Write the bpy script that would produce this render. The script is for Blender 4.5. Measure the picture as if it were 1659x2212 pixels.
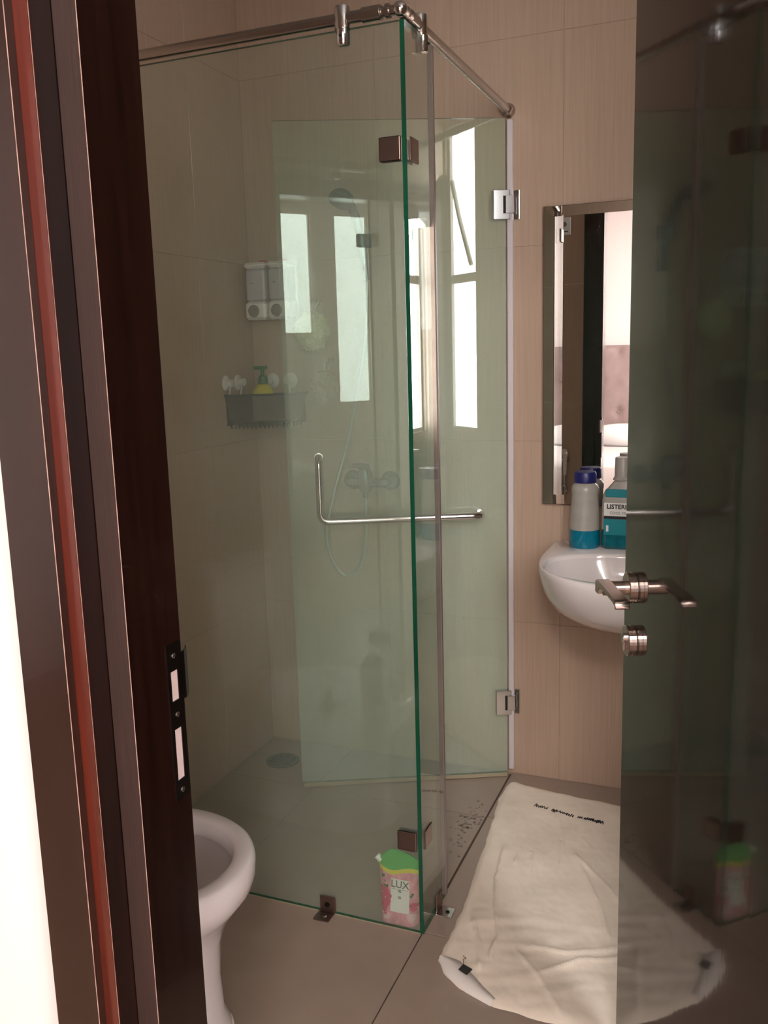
import bpy, math, random
from mathutils import Vector, Matrix
import mathutils.noise as mnoise
random.seed(7)
PI = math.pi
C = bpy.context.scene.collection
S = bpy.context.scene
for o in list(bpy.data.objects): bpy.data.objects.remove(o)

# ------------------------------------------------------------------ camera
cam = bpy.data.cameras.new('camera'); co = bpy.data.objects.new('camera', cam); C.objects.link(co); S.camera = co
cam.sensor_fit = 'HORIZONTAL'; cam.sensor_width = 36; cam.lens = 1937.43/1659*36
cam.clip_start = 0.02; cam.clip_end = 60
_f = Vector((-0.372965, 0.910896, -0.176535)); _r = Vector((0.926946, 0.374174, -0.027671)); _u = Vector((-0.040850, 0.173959, 0.983905))
co.matrix_world = Matrix(((_r.x, _u.x, -_f.x, 0), (_r.y, _u.y, -_f.y, 0), (_r.z, _u.z, -_f.z, 1.435), (0, 0, 0, 1)))
# ------------------------------------------------------------------ world, light, exposure
W = bpy.data.worlds.new('world'); S.world = W; W.use_nodes = True
W.node_tree.nodes['Background'].inputs[0].default_value = (0.75, 0.85, 1, 1); W.node_tree.nodes['Background'].inputs[1].default_value = 0.3
S.view_settings.view_transform = 'Standard'; S.view_settings.look = 'None'; S.view_settings.gamma = 1
S.view_settings.exposure = 0.14
try: S.view_settings.use_curve_mapping = False
except Exception: pass
WIN_FAR = 20.0      # daylight in the two tall bedroom windows (pane emission)
FILL_SIDE = 20.0     # glow of the added wide bedroom window, an unseen fill light
WIN_BATH = 30.0      # daylight in the narrow bathroom window
def area(name, loc, rot, sx, sy, power, col):
    l = bpy.data.lights.new(name, 'AREA'); l.shape = 'RECTANGLE'; l.size = sx; l.size_y = sy; l.energy = power; l.color = col
    o = bpy.data.objects.new(name, l); o.location = loc; o.rotation_euler = rot; C.objects.link(o); return o
area('bedroom_fill_light', (0.2, -0.9, 2.66), (0, 0, 0), 0.5, 0.5, 55, (1, 0.9, 0.82))  # unseen lamp, added to brighten the bedroom

# ------------------------------------------------------------------ materials
def nt(m): return m.node_tree.nodes, m.node_tree.links
def pmat(name, col, rough=0.5, metal=0.0, spec=0.5, noise=None, bump=None, coat=0.0, trans=0.0, ior=1.5, sss=0.0, emit=None, croug=0.03):
    """noise=(scale xyz, amount) multiplies the colour; bump=(scale xyz, strength, distance)"""
    m = bpy.data.materials.new(name); m.use_nodes = True; N, L = nt(m); b = N['Principled BSDF']
    b.inputs['Base Color'].default_value = (*col, 1); b.inputs['Roughness'].default_value = rough; b.inputs['Metallic'].default_value = metal
    b.inputs['Specular IOR Level'].default_value = spec; b.inputs['Coat Weight'].default_value = coat; b.inputs['Coat Roughness'].default_value = croug
    b.inputs['Transmission Weight'].default_value = trans; b.inputs['IOR'].default_value = ior
    if sss: b.inputs['Subsurface Weight'].default_value = sss; b.inputs['Subsurface Radius'].default_value = (0.01, 0.01, 0.01)
    if emit: b.inputs['Emission Color'].default_value = (*emit[0], 1); b.inputs['Emission Strength'].default_value = emit[1]
    tc = N.new('ShaderNodeTexCoord')
    def nz(sc, detail=4):
        mp = N.new('ShaderNodeMapping'); mp.inputs['Scale'].default_value = sc; L.new(tc.outputs['Object'], mp.inputs[0])
        n = N.new('ShaderNodeTexNoise'); n.inputs['Scale'].default_value = 1; n.inputs['Detail'].default_value = detail; L.new(mp.outputs[0], n.inputs['Vector']); return n
    if noise:
        n = nz(noise[0]); r = N.new('ShaderNodeMapRange'); r.inputs[1].default_value = .3; r.inputs[2].default_value = .7
        r.inputs[3].default_value = 1-noise[1]; r.inputs[4].default_value = 1+noise[1]; L.new(n.outputs[0], r.inputs[0])
        mx = N.new('ShaderNodeVectorMath'); mx.operation = 'SCALE'; mx.inputs[0].default_value = col; L.new(r.outputs[0], mx.inputs['Scale']); L.new(mx.outputs[0], b.inputs['Base Color'])
    if bump:
        n = nz(bump[0]); bp = N.new('ShaderNodeBump'); bp.inputs['Strength'].default_value = bump[1]; bp.inputs['Distance'].default_value = bump[2]
        L.new(n.outputs[0], bp.inputs['Height']); L.new(bp.outputs[0], b.inputs['Normal'])
        if coat: L.new(bp.outputs[0], b.inputs['Coat Normal'])
    return m
def emat(name, col, st):
    m = bpy.data.materials.new(name); m.use_nodes = True; N, L = nt(m); N.clear()
    e = N.new('ShaderNodeEmission'); e.inputs[0].default_value = (*col, 1); e.inputs[1].default_value = st
    o = N.new('ShaderNodeOutputMaterial'); L.new(e.outputs[0], o.inputs[0]); return m
def sheet_glass(name, tint, haze, hz_lo=None, refl=1.0, hcol=(0.84, 0.95, 0.84)):
    """thin pane: tinted see-through + Schlick mirror on each face + limescale film (diffuse), film varies with noise"""
    m = bpy.data.materials.new(name); m.use_nodes = True; N, L = nt(m); N.clear()
    out = N.new('ShaderNodeOutputMaterial'); g = N.new('ShaderNodeNewGeometry'); tc = N.new('ShaderNodeTexCoord')
    d = N.new('ShaderNodeVectorMath'); d.operation = 'DOT_PRODUCT'; L.new(g.outputs['Normal'], d.inputs[0]); L.new(g.outputs['Incoming'], d.inputs[1])
    a = N.new('ShaderNodeMath'); a.operation = 'ABSOLUTE'; L.new(d.outputs['Value'], a.inputs[0])
    s = N.new('ShaderNodeMath'); s.operation = 'SUBTRACT'; s.inputs[0].default_value = 1; L.new(a.outputs[0], s.inputs[1])
    p = N.new('ShaderNodeMath'); p.operation = 'POWER'; L.new(s.outputs[0], p.inputs[0]); p.inputs[1].default_value = 5
    f = N.new('ShaderNodeMath'); f.operation = 'MULTIPLY_ADD'; L.new(p.outputs[0], f.inputs[0]); f.inputs[1].default_value = .96; f.inputs[2].default_value = .042*refl
    t = N.new('ShaderNodeBsdfTransparent'); t.inputs[0].default_value = (*tint, 1)
    gl = N.new('ShaderNodeBsdfGlossy'); gl.inputs['Roughness'].default_value = 0.0
    m1 = N.new('ShaderNodeMixShader'); L.new(f.outputs[0], m1.inputs[0]); L.new(t.outputs[0], m1.inputs[1]); L.new(gl.outputs[0], m1.inputs[2])
    df = N.new('ShaderNodeBsdfDiffuse'); df.inputs[0].default_value = (*hcol, 1)
    tr = N.new('ShaderNodeBsdfTranslucent'); tr.inputs[0].default_value = (*hcol, 1)
    m2 = N.new('ShaderNodeMixShader'); m2.inputs[0].default_value = .2; L.new(df.outputs[0], m2.inputs[1]); L.new(tr.outputs[0], m2.inputs[2])
    mp = N.new('ShaderNodeMapping'); mp.inputs['Scale'].default_value = (6, 6, 2.2); L.new(tc.outputs['Object'], mp.inputs[0])
    n = N.new('ShaderNodeTexNoise'); n.inputs['Scale'].default_value = 1; n.inputs['Detail'].default_value = 5; L.new(mp.outputs[0], n.inputs['Vector'])
    r = N.new('ShaderNodeMapRange'); r.inputs[1].default_value = .3; r.inputs[2].default_value = .75; r.inputs[3].default_value = haze*.7; r.inputs[4].default_value = haze*1.35
    L.new(n.outputs[0], r.inputs[0])
    fac = r.outputs[0]
    if hz_lo is not None:   # spray film reaches up to about head height
        sp = N.new('ShaderNodeSeparateXYZ'); L.new(tc.outputs['Object'], sp.inputs[0])
        r2 = N.new('ShaderNodeMapRange'); r2.inputs[1].default_value = 1.2; r2.inputs[2].default_value = 2.1; r2.inputs[3].default_value = 1; r2.inputs[4].default_value = hz_lo
        L.new(sp.outputs[2], r2.inputs[0]); mm = N.new('ShaderNodeMath'); mm.operation = 'MULTIPLY'; L.new(r.outputs[0], mm.inputs[0]); L.new(r2.outputs[0], mm.inputs[1]); fac = mm.outputs[0]
    m3 = N.new('ShaderNodeMixShader'); L.new(fac, m3.inputs[0]); L.new(m1.outputs[0], m3.inputs[1]); L.new(m2.outputs[0], m3.inputs[2]); L.new(m3.outputs[0], out.inputs[0])
    return m
M = {}
M['tile'] = pmat('wall_tile_glaze', (0.485, 0.35, 0.27), .22, noise=((260, 260, 5), .055), bump=((300, 300, 6), .12, .0006), spec=.45)
M['grout'] = pmat('grout', (0.38, 0.275, 0.21), .7)
M['ftile'] = pmat('floor_tile_glaze', (0.33, 0.252, 0.208), .28, noise=((9, 9, 9), .05), bump=((90, 90, 90), .08, .0005))
M['fgrout'] = pmat('floor_grout', (0.10, 0.065, 0.05), .9)
M['paint'] = pmat('white_wall_paint', (0.84, 0.78, 0.77), .55, noise=((3, 3, 3), .02))
M['ceil'] = pmat('ceiling_paint', (0.40, 0.36, 0.33), .7)
M['bfloor'] = pmat('bedroom_floor_wood', (0.40, 0.27, 0.19), .35, noise=((3, 40, 3), .15))
M['wood'] = pmat('mahogany_lacquer', (0.008, 0.0024, 0.0017), .22, noise=((60, 60, 3), .35), coat=.2, bump=((40, 40, 4), .10, .001))
M['woodflat'] = pmat('brown_mahogany_lacquer', (0.018, 0.0066, 0.0044), .2, noise=((30, 60, 4), .25), coat=.25, bump=((25, 25, 3), .08, .001))
M['woodred'] = pmat('red_mahogany_lacquer', (0.085, 0.013, 0.007), .26, noise=((60, 60, 3), .25), coat=.5, bump=((60, 60, 4), .10, .001))
M['seal'] = pmat('brown_grained_rubber_seal', (0.034, 0.018, 0.015), .5, noise=((900, 200, 9), .35))
M['door'] = pmat('dark_door_lacquer', (0.012, 0.0075, 0.0055), .07, noise=((5, 5, 2), .3), coat=.2, bump=((26, 26, 5), .09, .0012), croug=.02, spec=.6)
M['chrome'] = pmat('chrome', (0.72, 0.71, 0.72), .12, 1)
M['steel'] = pmat('brushed_steel', (0.50, 0.44, 0.40), .27, 1)
M['bronze'] = pmat('brushed_bronze_steel', (0.30, 0.225, 0.20), .32, 1)
M['nickel'] = pmat('satin_nickel', (0.55, 0.46, 0.42), .25, 1)
M['darkmetal'] = pmat('dark_plate', (0.05, 0.04, 0.035), .35, 1)
M['greychrome'] = pmat('wet_chrome', (0.13, 0.19, 0.21), .25, .85)
M['hose'] = pmat('silver_hose', (0.50, 0.53, 0.55), .3, .8)
M['glass_fix'] = sheet_glass('fixed_panel_glass', (0.925, 0.96, 0.925), .16, hz_lo=.45)
M['glass_ret'] = sheet_glass('return_panel_glass', (0.92, 0.96, 0.94), .05, hz_lo=.5)
M['glass_door'] = sheet_glass('shower_door_glass', (0.93, 0.985, 0.945), .174, hz_lo=.3)
M['glass_clear'] = sheet_glass('clear_glass_face', (0.93, 0.965, 0.945), .0)
M['glassedge'] = pmat('green_glass_edge', (0.006, 0.085, 0.045), .12, spec=.7, noise=((40, 40, 2), .35))
M['gasket'] = pmat('grey_gasket', (0.24, 0.195, 0.175), .35, noise=((5, 5, 6), .1))
M['pvc'] = pmat('pale_pvc_seal', (0.66, 0.60, 0.62), .3)
M['ceramic'] = pmat('white_ceramic', (0.80, 0.735, 0.73), .08, coat=.5, spec=.5)
M['bowl'] = pmat('ceramic_glaze', (0.72, 0.65, 0.65), .12, coat=.4)
M['towel'] = pmat('cream_cotton', (0.90, 0.79, 0.68), .95, noise=((7, 7, 7), .07), bump=((700, 700, 700), .5, .0012), spec=.1)
M['towelhem'] = pmat('white_cotton_hem', (0.86, 0.80, 0.76), .95, bump=((700, 700, 700), .5, .001), spec=.1)
M['ink'] = pmat('dark_thread', (0.015, 0.013, 0.02), .8)
M['black'] = pmat('black_plastic', (0.012, 0.011, 0.011), .4)
M['mirror'] = pmat('mirror_silver', (0.93, 0.93, 0.92), .0, 1)
M['mirroredge'] = pmat('mirror_edge', (0.12, 0.07, 0.05), .3, .5)
M['white'] = pmat('white_plastic', (0.80, 0.77, 0.74), .3)
M['dispclear'] = pmat('clear_tank', (0.50, 0.46, 0.50), .15, noise=((30, 30, 8), .08))
M['red'] = pmat('red_plastic', (0.5, 0.05, 0.03), .4)
M['grey'] = pmat('grey_plastic', (0.22, 0.20, 0.18), .4)
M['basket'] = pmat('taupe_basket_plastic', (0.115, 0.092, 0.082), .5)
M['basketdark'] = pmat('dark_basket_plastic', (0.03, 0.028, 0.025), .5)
M['cup'] = pmat('milky_suction_cup', (0.72, 0.69, 0.66), .3)
M['yellow'] = pmat('yellow_bottle', (0.62, 0.55, 0.03), .35)
M['green'] = pmat('dark_green_cap', (0.03, 0.16, 0.05), .3)
M['puffy'] = pmat('pale_yellow_mesh_puff', (0.80, 0.78, 0.48), .9, bump=((80, 80, 80), 1, .01))
M['puffb'] = pmat('beige_mesh_puff', (0.50, 0.40, 0.31), .9, bump=((80, 80, 80), 1, .01))
M['headb'] = pmat('grey_velvet', (0.34, 0.255, 0.25), .8, noise=((8, 8, 8), .12))
M['bed'] = pmat('white_linen', (0.88, 0.86, 0.86), .9)
M['bottle'] = pmat('milky_clear_plastic', (0.40, 0.375, 0.34), .2, noise=((10, 10, 30), .06))
M['aqua'] = pmat('turquoise_mouthwash', (0.0, 0.17, 0.27), .12)
M['teal'] = pmat('deep_teal_mouthwash', (0.0, 0.13, 0.17), .12, noise=((30, 30, 30), .3))
M['teallabel'] = pmat('teal_label', (0.0, 0.22, 0.27), .35)
M['bluecap'] = pmat('navy_cap', (0.012, 0.015, 0.13), .35)
M['greycap'] = pmat('frosted_grey_cap', (0.40, 0.37, 0.34), .3)
M['label'] = pmat('white_label', (0.80, 0.78, 0.76), .4)
M['pink'] = pmat('pink_pouch_film', (0.72, 0.30, 0.36), .3, noise=((60, 60, 40), .25))
M['hotpink'] = pmat('pink_petals', (0.62, 0.05, 0.14), .35)
M['palepink'] = pmat('pale_pink_petals', (0.80, 0.50, 0.53), .35)
M['pgreen'] = pmat('green_pouch_film', (0.07, 0.42, 0.07), .3)
M['pyellow'] = pmat('yellow_band', (0.68, 0.62, 0.04), .3)
M['text'] = pmat('grey_print', (0.12, 0.11, 0.11), .5)
M['water'] = sheet_glass('water_film', (0.97, 0.97, 0.97), .0, refl=1.6)
M['drop'] = sheet_glass('water_bead', (0.90, 0.93, 0.91), .05, refl=1.6)
M['drain'] = pmat('drain_metal', (0.14, 0.16, 0.17), .4, .7)
M['hole'] = pmat('dark_slot', (0.01, 0.01, 0.01), .8)
M['lining'] = pmat('pale_pocket_lining', (0.42, 0.33, 0.32), .5, emit=((.8, .62, .6), 0.0))
M['silicone'] = pmat('yellowed_silicone', (0.36, 0.31, 0.21), .4)
M['win_far'] = emat('daylit_window_pane', (1.0, .97, .96), WIN_FAR)
M['fill_side'] = emat('fill_wide_pane', (1.0, .93, .90), FILL_SIDE)
M['win_bath'] = emat('daylit_frosted_pane', (0.97, 1.0, 0.98), WIN_BATH)
M['alu'] = pmat('white_aluminium', (0.55, 0.50, 0.47), .4)

# ------------------------------------------------------------------ helpers
ORG = {}
def thing(name, label, cat, loc=(0, 0, 0), group=None, kind=None):
    o = bpy.data.objects.new(name, None); o.empty_display_size = .05; C.objects.link(o); o.location = loc; ORG[o.name] = Vector(loc)
    if label: o['label'] = label
    if cat: o['category'] = cat
    if group: o['group'] = group
    if kind: o['kind'] = kind
    return o
def mk(name, geo, mat, parent=None, label=None, cat=None, group=None, kind=None, smooth=False, org=None, mats=None, fm=None):
    """one mesh object from (verts, faces) given in world coordinates"""
    V, F = geo
    if parent is not None: O = ORG[parent.name]
    elif org is not None: O = Vector(org)
    else: O = Vector((0, 0, 0))
    me = bpy.data.meshes.new(name); me.from_pydata([tuple(Vector(v)-O) for v in V], [], F)
    for m in ([mat] if mats is None else mats): me.materials.append(M[m])
    if fm:
        for p_, k in zip(me.polygons, fm): p_.material_index = k
    if smooth:
        me.polygons.foreach_set('use_smooth', [True]*len(me.polygons))
        if smooth is not True:
            try: me.set_sharp_from_angle(angle=math.radians(smooth))
            except Exception: pass
    me.update()
    o = bpy.data.objects.new(name, me); C.objects.link(o)
    if parent is not None: o.parent = parent
    else: o.location = O
    ORG[o.name] = O
    if label: o['label'] = label
    if cat: o['category'] = cat
    if group: o['group'] = group
    if kind: o['kind'] = kind
    return o
def join(*gs):
    V, F = [], []
    for v, f in gs:
        n = len(V); V += list(v); F += [tuple(i+n for i in q) for q in f]
    return V, F
def box(a, b, R=None):
    x0, y0, z0 = a; x1, y1, z1 = b
    V = [(x0,y0,z0),(x1,y0,z0),(x1,y1,z0),(x0,y1,z0),(x0,y0,z1),(x1,y0,z1),(x1,y1,z1),(x0,y1,z1)]
    F = [(0,3,2,1),(4,5,6,7),(0,1,5,4),(1,2,6,5),(2,3,7,6),(3,0,4,7)]
    if R: V = [tuple(R(Vector(v))) for v in V]
    return V, F
def bbox(a, b, r=.002, n=2, R=None):
    """box with rounded vertical edges and chamfered top/bottom"""
    x0, y0, z0 = a; x1, y1, z1 = b
    def loop(ins, z):
        L = []
        for cx, cy, a0 in ((x1-r, y1-r, 0), (x0+r, y1-r, PI/2), (x0+r, y0+r, PI), (x1-r, y0+r, 1.5*PI)):
            for k in range(n+1):
                t = a0+k*PI/2/n; L.append((cx+(r-ins)*math.cos(t), cy+(r-ins)*math.sin(t), z))
        return L
    e = r*.6
    loops = [loop(e, z0), loop(0, z0+e), loop(0, z1-e), loop(e, z1)]
    V, F = loft(loops, True, True)
    if R: V = [tuple(R(Vector(v))) for v in V]
    return V, F
def loft(loops, cap0=False, cap1=False, closed=True):
    n = len(loops[0]); V = [p for l in loops for p in l]; F = []
    for i in range(len(loops)-1):
        for j in range(n if closed else n-1):
            k = (j+1) % n; F.append((i*n+j, i*n+k, (i+1)*n+k, (i+1)*n+j))
    if cap0: F.append(tuple(range(n-1, -1, -1)))
    if cap1: F.append(tuple((len(loops)-1)*n+j for j in range(n)))
    return V, F
def lathe(prof, c, ax=(0, 0, 1), seg=24, cap=True):
    ax = Vector(ax).normalized(); h = Vector((1, 0, 0)) if abs(ax.x) < .9 else Vector((0, 1, 0))
    u = ax.cross(h).normalized(); v = ax.cross(u); c = Vector(c); L = []
    for r, z in prof: L.append([tuple(c+ax*z+u*(r*math.cos(2*PI*k/seg))+v*(r*math.sin(2*PI*k/seg))) for k in range(seg)])
    return loft(L, cap, cap)
def tube(pts, r, seg=10, cap=True):
    P = [Vector(p) for p in pts]; n = len(P); L = []; T = []
    for i in range(n): T.append((P[min(i+1, n-1)]-P[max(i-1, 0)]).normalized())
    h = Vector((0, 0, 1)) if abs(T[0].z) < .9 else Vector((1, 0, 0)); u = T[0].cross(h).normalized()
    for i in range(n):
        u = (u-T[i]*u.dot(T[i])).normalized(); v = T[i].cross(u); rr = r[i] if isinstance(r, (list, tuple)) else r
        L.append([tuple(P[i]+u*(rr*math.cos(2*PI*k/seg))+v*(rr*math.sin(2*PI*k/seg))) for k in range(seg)])
    return loft(L, cap, cap)
def spline(P, n=8):
    P = [Vector(p) for p in P]; out = []
    Q = [2*P[0]-P[1]]+P+[2*P[-1]-P[-2]]
    for i in range(1, len(Q)-2):
        for k in range(n):
            t = k/n; a, b, c, d = Q[i-1], Q[i], Q[i+1], Q[i+2]
            out.append(.5*((2*b)+(c-a)*t+(2*a-5*b+4*c-d)*t*t+(3*b-a-3*c+d)*t**3))
    out.append(P[-1]); return out
def fillet(P, r, n=6):
    """polyline with rounded corners"""
    P = [Vector(p) for p in P]; out = [P[0]]
    for i in range(1, len(P)-1):
        a = (P[i-1]-P[i]).normalized(); b = (P[i+1]-P[i]).normalized()
        s, e = P[i]+a*r, P[i]+b*r
        for k in range(n+1):
            t = k/n; out.append(s*(1-t)**2+P[i]*2*t*(1-t)+e*t*t)
    out.append(P[-1]); return out
def sphere(c, r, seg=20, ring=12, sq=(1, 1, 1)):
    L = []
    for i in range(ring+1):
        a = -PI/2+PI*i/ring; a = max(min(a, PI/2-.02), -PI/2+.02)
        L.append([(c[0]+sq[0]*r*math.cos(a)*math.cos(2*PI*k/seg), c[1]+sq[1]*r*math.cos(a)*math.sin(2*PI*k/seg), c[2]+sq[2]*r*math.sin(a)) for k in range(seg)])
    return loft(L, True, True)
def text_geo(body, size, place, extrude=.0002, align='CENTER', bold=0):
    cu = bpy.data.curves.new('t', 'FONT'); cu.body = body; cu.size = size; cu.extrude = extrude; cu.align_x = align; cu.align_y = 'CENTER'; cu.offset = bold; cu.resolution_u = 3
    o = bpy.data.objects.new('t', cu); C.objects.link(o); dg = bpy.context.evaluated_depsgraph_get(); dg.update()
    me = bpy.data.meshes.new_from_object(o.evaluated_get(dg))
    V = [tuple(place(v.co.x, v.co.y, v.co.z)) for v in me.vertices]; F = [tuple(p_.vertices) for p_ in me.polygons]
    bpy.data.objects.remove(o); bpy.data.curves.remove(cu); bpy.data.meshes.remove(me); return V, F

# ------------------------------------------------------------------ room constants (metres)
YB, XL, XC, YP, H = 2.813, -1.635, -0.704, 1.898, 2.114
XR, YF, CE = 0.27, 0.93, 2.70
JX0, JX1, JZ = -0.67, 0.08, 2.19
# ------------------------------------------------------------------ structure
def tiles(parent, us, vs, place, hole=None, gap=.0006, mat='tile'):
    for i in range(len(us)-1):
        for j in range(len(vs)-1):
            u0, u1, v0, v1 = us[i], us[i+1], vs[j], vs[j+1]
            if hole and u0 >= hole[0]-1e-4 and u1 <= hole[1]+1e-4 and v0 >= hole[2]-1e-4 and v1 <= hole[3]+1e-4: continue
            a = (u0+gap, v0+gap); b = (u1-gap, v1-gap); e = .0008; T = .008
            V = [place(a[0], a[1], 0), place(b[0], a[1], 0), place(b[0], b[1], 0), place(a[0], b[1], 0),
                 place(a[0], a[1], T-e), place(b[0], a[1], T-e), place(b[0], b[1], T-e), place(a[0], b[1], T-e),
                 place(a[0]+e, a[1]+e, T), place(b[0]-e, a[1]+e, T), place(b[0]-e, b[1]-e, T), place(a[0]+e, b[1]-e, T)]
            F = [(0,1,5,4),(1,2,6,5),(2,3,7,6),(3,0,4,7),(4,5,9,8),(5,6,10,9),(6,7,11,10),(7,4,8,11),(8,9,10,11)]
            mk('tile', (V, F), mat, parent)
VJ = [0, .54, 1.14, 1.74, 2.34, CE]
w = mk('wall_back', box((-1.75, YB+.0014, -.05), (.40, YB+.12, CE)), 'grout', kind='structure')
tiles(w, [XL, -1.144, -.544, .056, XR], VJ, lambda u, v, t: (u, YB+.008-t, v))
w = mk('wall_left', box((-1.75, .80, -.05), (XL-.0014, YB+.008, CE)), 'grout', kind='structure')
tiles(w, [YF, 1.30, 1.90, 2.50, YB], VJ, lambda u, v, t: (XL-.008+t, u, v))
# right wall with the narrow window (hidden behind the open leaf, seen only as a reflection)
WY0, WY1, WZ0, WZ1 = .945, 1.21, 1.00, 2.56
w = mk('wall_right', join(box((XR+.0014, .80, -.05), (XR+.12, WY0, CE)), box((XR+.0014, WY1, -.05), (XR+.12, YB+.008, CE)),
      box((XR+.0014, WY0, -.05), (XR+.12, WY1, WZ0)), box((XR+.0014, WY0, WZ1), (XR+.12, WY1, CE))), 'grout', kind='structure')
tiles(w, [YF, WY0, WY1, 1.90, 2.50, YB], [0, .54, WZ0, 1.74, WZ1, CE], lambda u, v, t: (XR+.008-t, u, v), (WY0, WY1, WZ0, WZ1))
w = mk('wall_front', join(box((-3.1, .79, -.05), (-.735, .9286, CE)), box((.145, .79, -.05), (3.1, .9286, CE)), box((-.735, .79, JZ+.065), (.145, .9286, CE))), 'paint', kind='structure')
tiles(w, [XL, -1.144, -.76, .145, XR], [0, .54, 1.14, 1.74, JZ+.065, CE], lambda u, v, t: (u, .922+t, v), (-.76, .145, 0, JZ+.065))
fl = mk('floor', box((-1.75, .79, -.10), (.40, YB+.12, -.008)), 'fgrout', kind='structure')
# dry floor and (a few mm lower) shower floor
tiles(fl, [XC-.001, -.105, XR], [.93, 1.30, 1.90, 2.50, YB], lambda u, v, t: (u, v, -.008+t), gap=.0016, mat='ftile')
tiles(fl, [XL, -1.305, XC-.001], [.93, 1.30, 1.90], lambda u, v, t: (u, v, -.008+t), gap=.0016, mat='ftile')
tiles(fl, [XL, -1.305, XC-.006], [1.904, 2.50, YB], lambda u, v, t: (u, v, -.012+t), gap=.0016, mat='ftile')
mk('floor_bedroom', box((-3.1, -3.1, -.10), (3.1, .79, 0)), 'bfloor', kind='structure')
mk('floor_threshold', box((JX0, .79, -.10), (JX1, .93, 0)), 'ftile', kind='structure')
mk('ceiling', box((-3.1, -3.1, CE), (3.1, YB+.12, CE+.1)), 'ceil', kind='structure')
mk('wall_bedroom_left', box((-3.1, -3.0, 0), (-3.0, .79, CE)), 'paint', kind='structure')
BY = -2.2
# far bedroom wall with two tall windows
WA = (0.62, 0.92, 1.60, 2.62); WB = (1.15, 1.48, .98, 2.62)
def wall_xz(y0, y1, x0, x1, z0, z1, holes):
    g = []; x = x0
    for a, b, c, d in holes:
        g += [box((x, y0, z0), (a, y1, z1)), box((a, y0, z0), (b, y1, c)), box((a, y0, d), (b, y1, z1))]; x = b
    g.append(box((x, y0, z0), (x1, y1, z1))); return join(*g)
mk('wall_bedroom_back', wall_xz(BY-.1, BY, -3.0, 3.0, 0, CE, [WA, WB]), 'paint', kind='structure')
SW = (-1.75, -.15, .80, 2.35)
g = [box((3.0, BY, 0), (3.1, SW[0], CE)), box((3.0, SW[1], 0), (3.1, .79, CE)), box((3.0, SW[0], 0), (3.1, SW[1], SW[2])), box((3.0, SW[0], SW[3]), (3.1, SW[1], CE))]
mk('wall_bedroom_right', join(*g), 'paint', kind='structure')
def window(n, axis, c, a, b, z0, z1, pane, inn, bars=(), frame=.03):
    """frame + panes in an opening; axis 'y' = window in a wall facing +-y at y=c"""
    P = (lambda u, d, z: (u, c+d, z)) if axis == 'y' else (lambda u, d, z: (c+d, u, z))
    o = thing('window_%d' % n, None, None, P((a+b)/2, 0, z0), kind='structure')
    def bx(u0, u1, d0, d1, q0, q1):
        p, q = P(u0, d0, q0), P(u1, d1, q1); return box((min(p[0], q[0]), min(p[1], q[1]), q0), (max(p[0], q[0]), max(p[1], q[1]), q1))
    d0, d1 = inn
    gs = [bx(a, a+frame, d0, d1, z0, z1), bx(b-frame, b, d0, d1, z0, z1), bx(a+frame, b-frame, d0, d1, z0, z0+frame), bx(a+frame, b-frame, d0, d1, z1-frame, z1)]
    mk('window_frame', join(*gs), 'alu', o)
    dm = (d0+d1)/2; zs = [z0+frame]+sorted(bars)+[z1-frame]
    for zb in bars: mk('transom', bx(a+frame, b-frame, d0, d1, zb-.022, zb+.022), 'alu', o)
    for i in range(len(zs)-1):
        q0 = zs[i]+(.022 if i else 0); q1 = zs[i+1]-(.022 if i < len(zs)-2 else 0)
        mk('pane', bx(a+frame, b-frame, dm-.003, dm+.003, q0, q1), pane, o)
    return o
w1 = window(1, 'x', XR, WY0, WY1, WZ0, WZ1, 'win_bath', (.015, .055), bars=(1.80,), frame=.02)
mk('stay_arm', tube([(XR+.006, WY0+.05, 2.30), (XR+.004, WY0+.12, 2.10), (XR+.006, WY0+.22, 1.86)], .012, 8), 'alu', w1)
window(2, 'y', BY, *WA, 'win_far', (-.07, -.02), bars=(), frame=.012)
window(3, 'y', BY, *WB, 'win_far', (-.07, -.02), bars=(), frame=.012)
window(4, 'x', 3.0, *SW, 'fill_side', (.02, .07), bars=(1.6,), frame=.04)  # added out of view to light the headboard wall

# ------------------------------------------------------------------ door frame (trim_1), stepped mahogany lining
def frame_part(name, prof, mat, parent, head=True):
    """prof: closed polygon of (offset outwards from the clear opening, y). Left post, right post and mitred head as one part"""
    L = []
    L.append([(JX0-o_, y, 0) for o_, y in prof]); L.append([(JX0-o_, y, JZ+o_) for o_, y in prof])
    L.append([(JX1+o_, y, JZ+o_) for o_, y in prof]); L.append([(JX1+o_, y, 0) for o_, y in prof])
    return mk(name, loft(L, True, True), mat, parent)
tf = thing('trim_1', 'dark red-brown lacquered mahogany door frame with stepped moulding', None, (JX0, YF, 0), kind='structure')
frame_part('casing', [(.0525, .778), (.1195, .778), (.1195, .790), (.0645, .790), (.0525, .790)], 'woodflat', tf)
frame_part('bead', [(.0325, .7905), (.0525, .7905), (.0645, .7905), (.0645, .7922), (.0325, .7922)], 'woodred', tf)
frame_part('door_lining', [(.0, .8265), (.0, .929), (.0645, .929), (.0645, .7925), (.0325, .7925), (.0325, .8265)], 'wood', tf)
frame_part('seal_strip', [(.001, .8255), (.0315, .8255), (.0315, .8262), (.001, .8262)], 'seal', tf)
frame_part('inner_casing', [(.035, .9305), (.094, .9305), (.094, .945), (.035, .945)], 'wood', tf)
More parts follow.
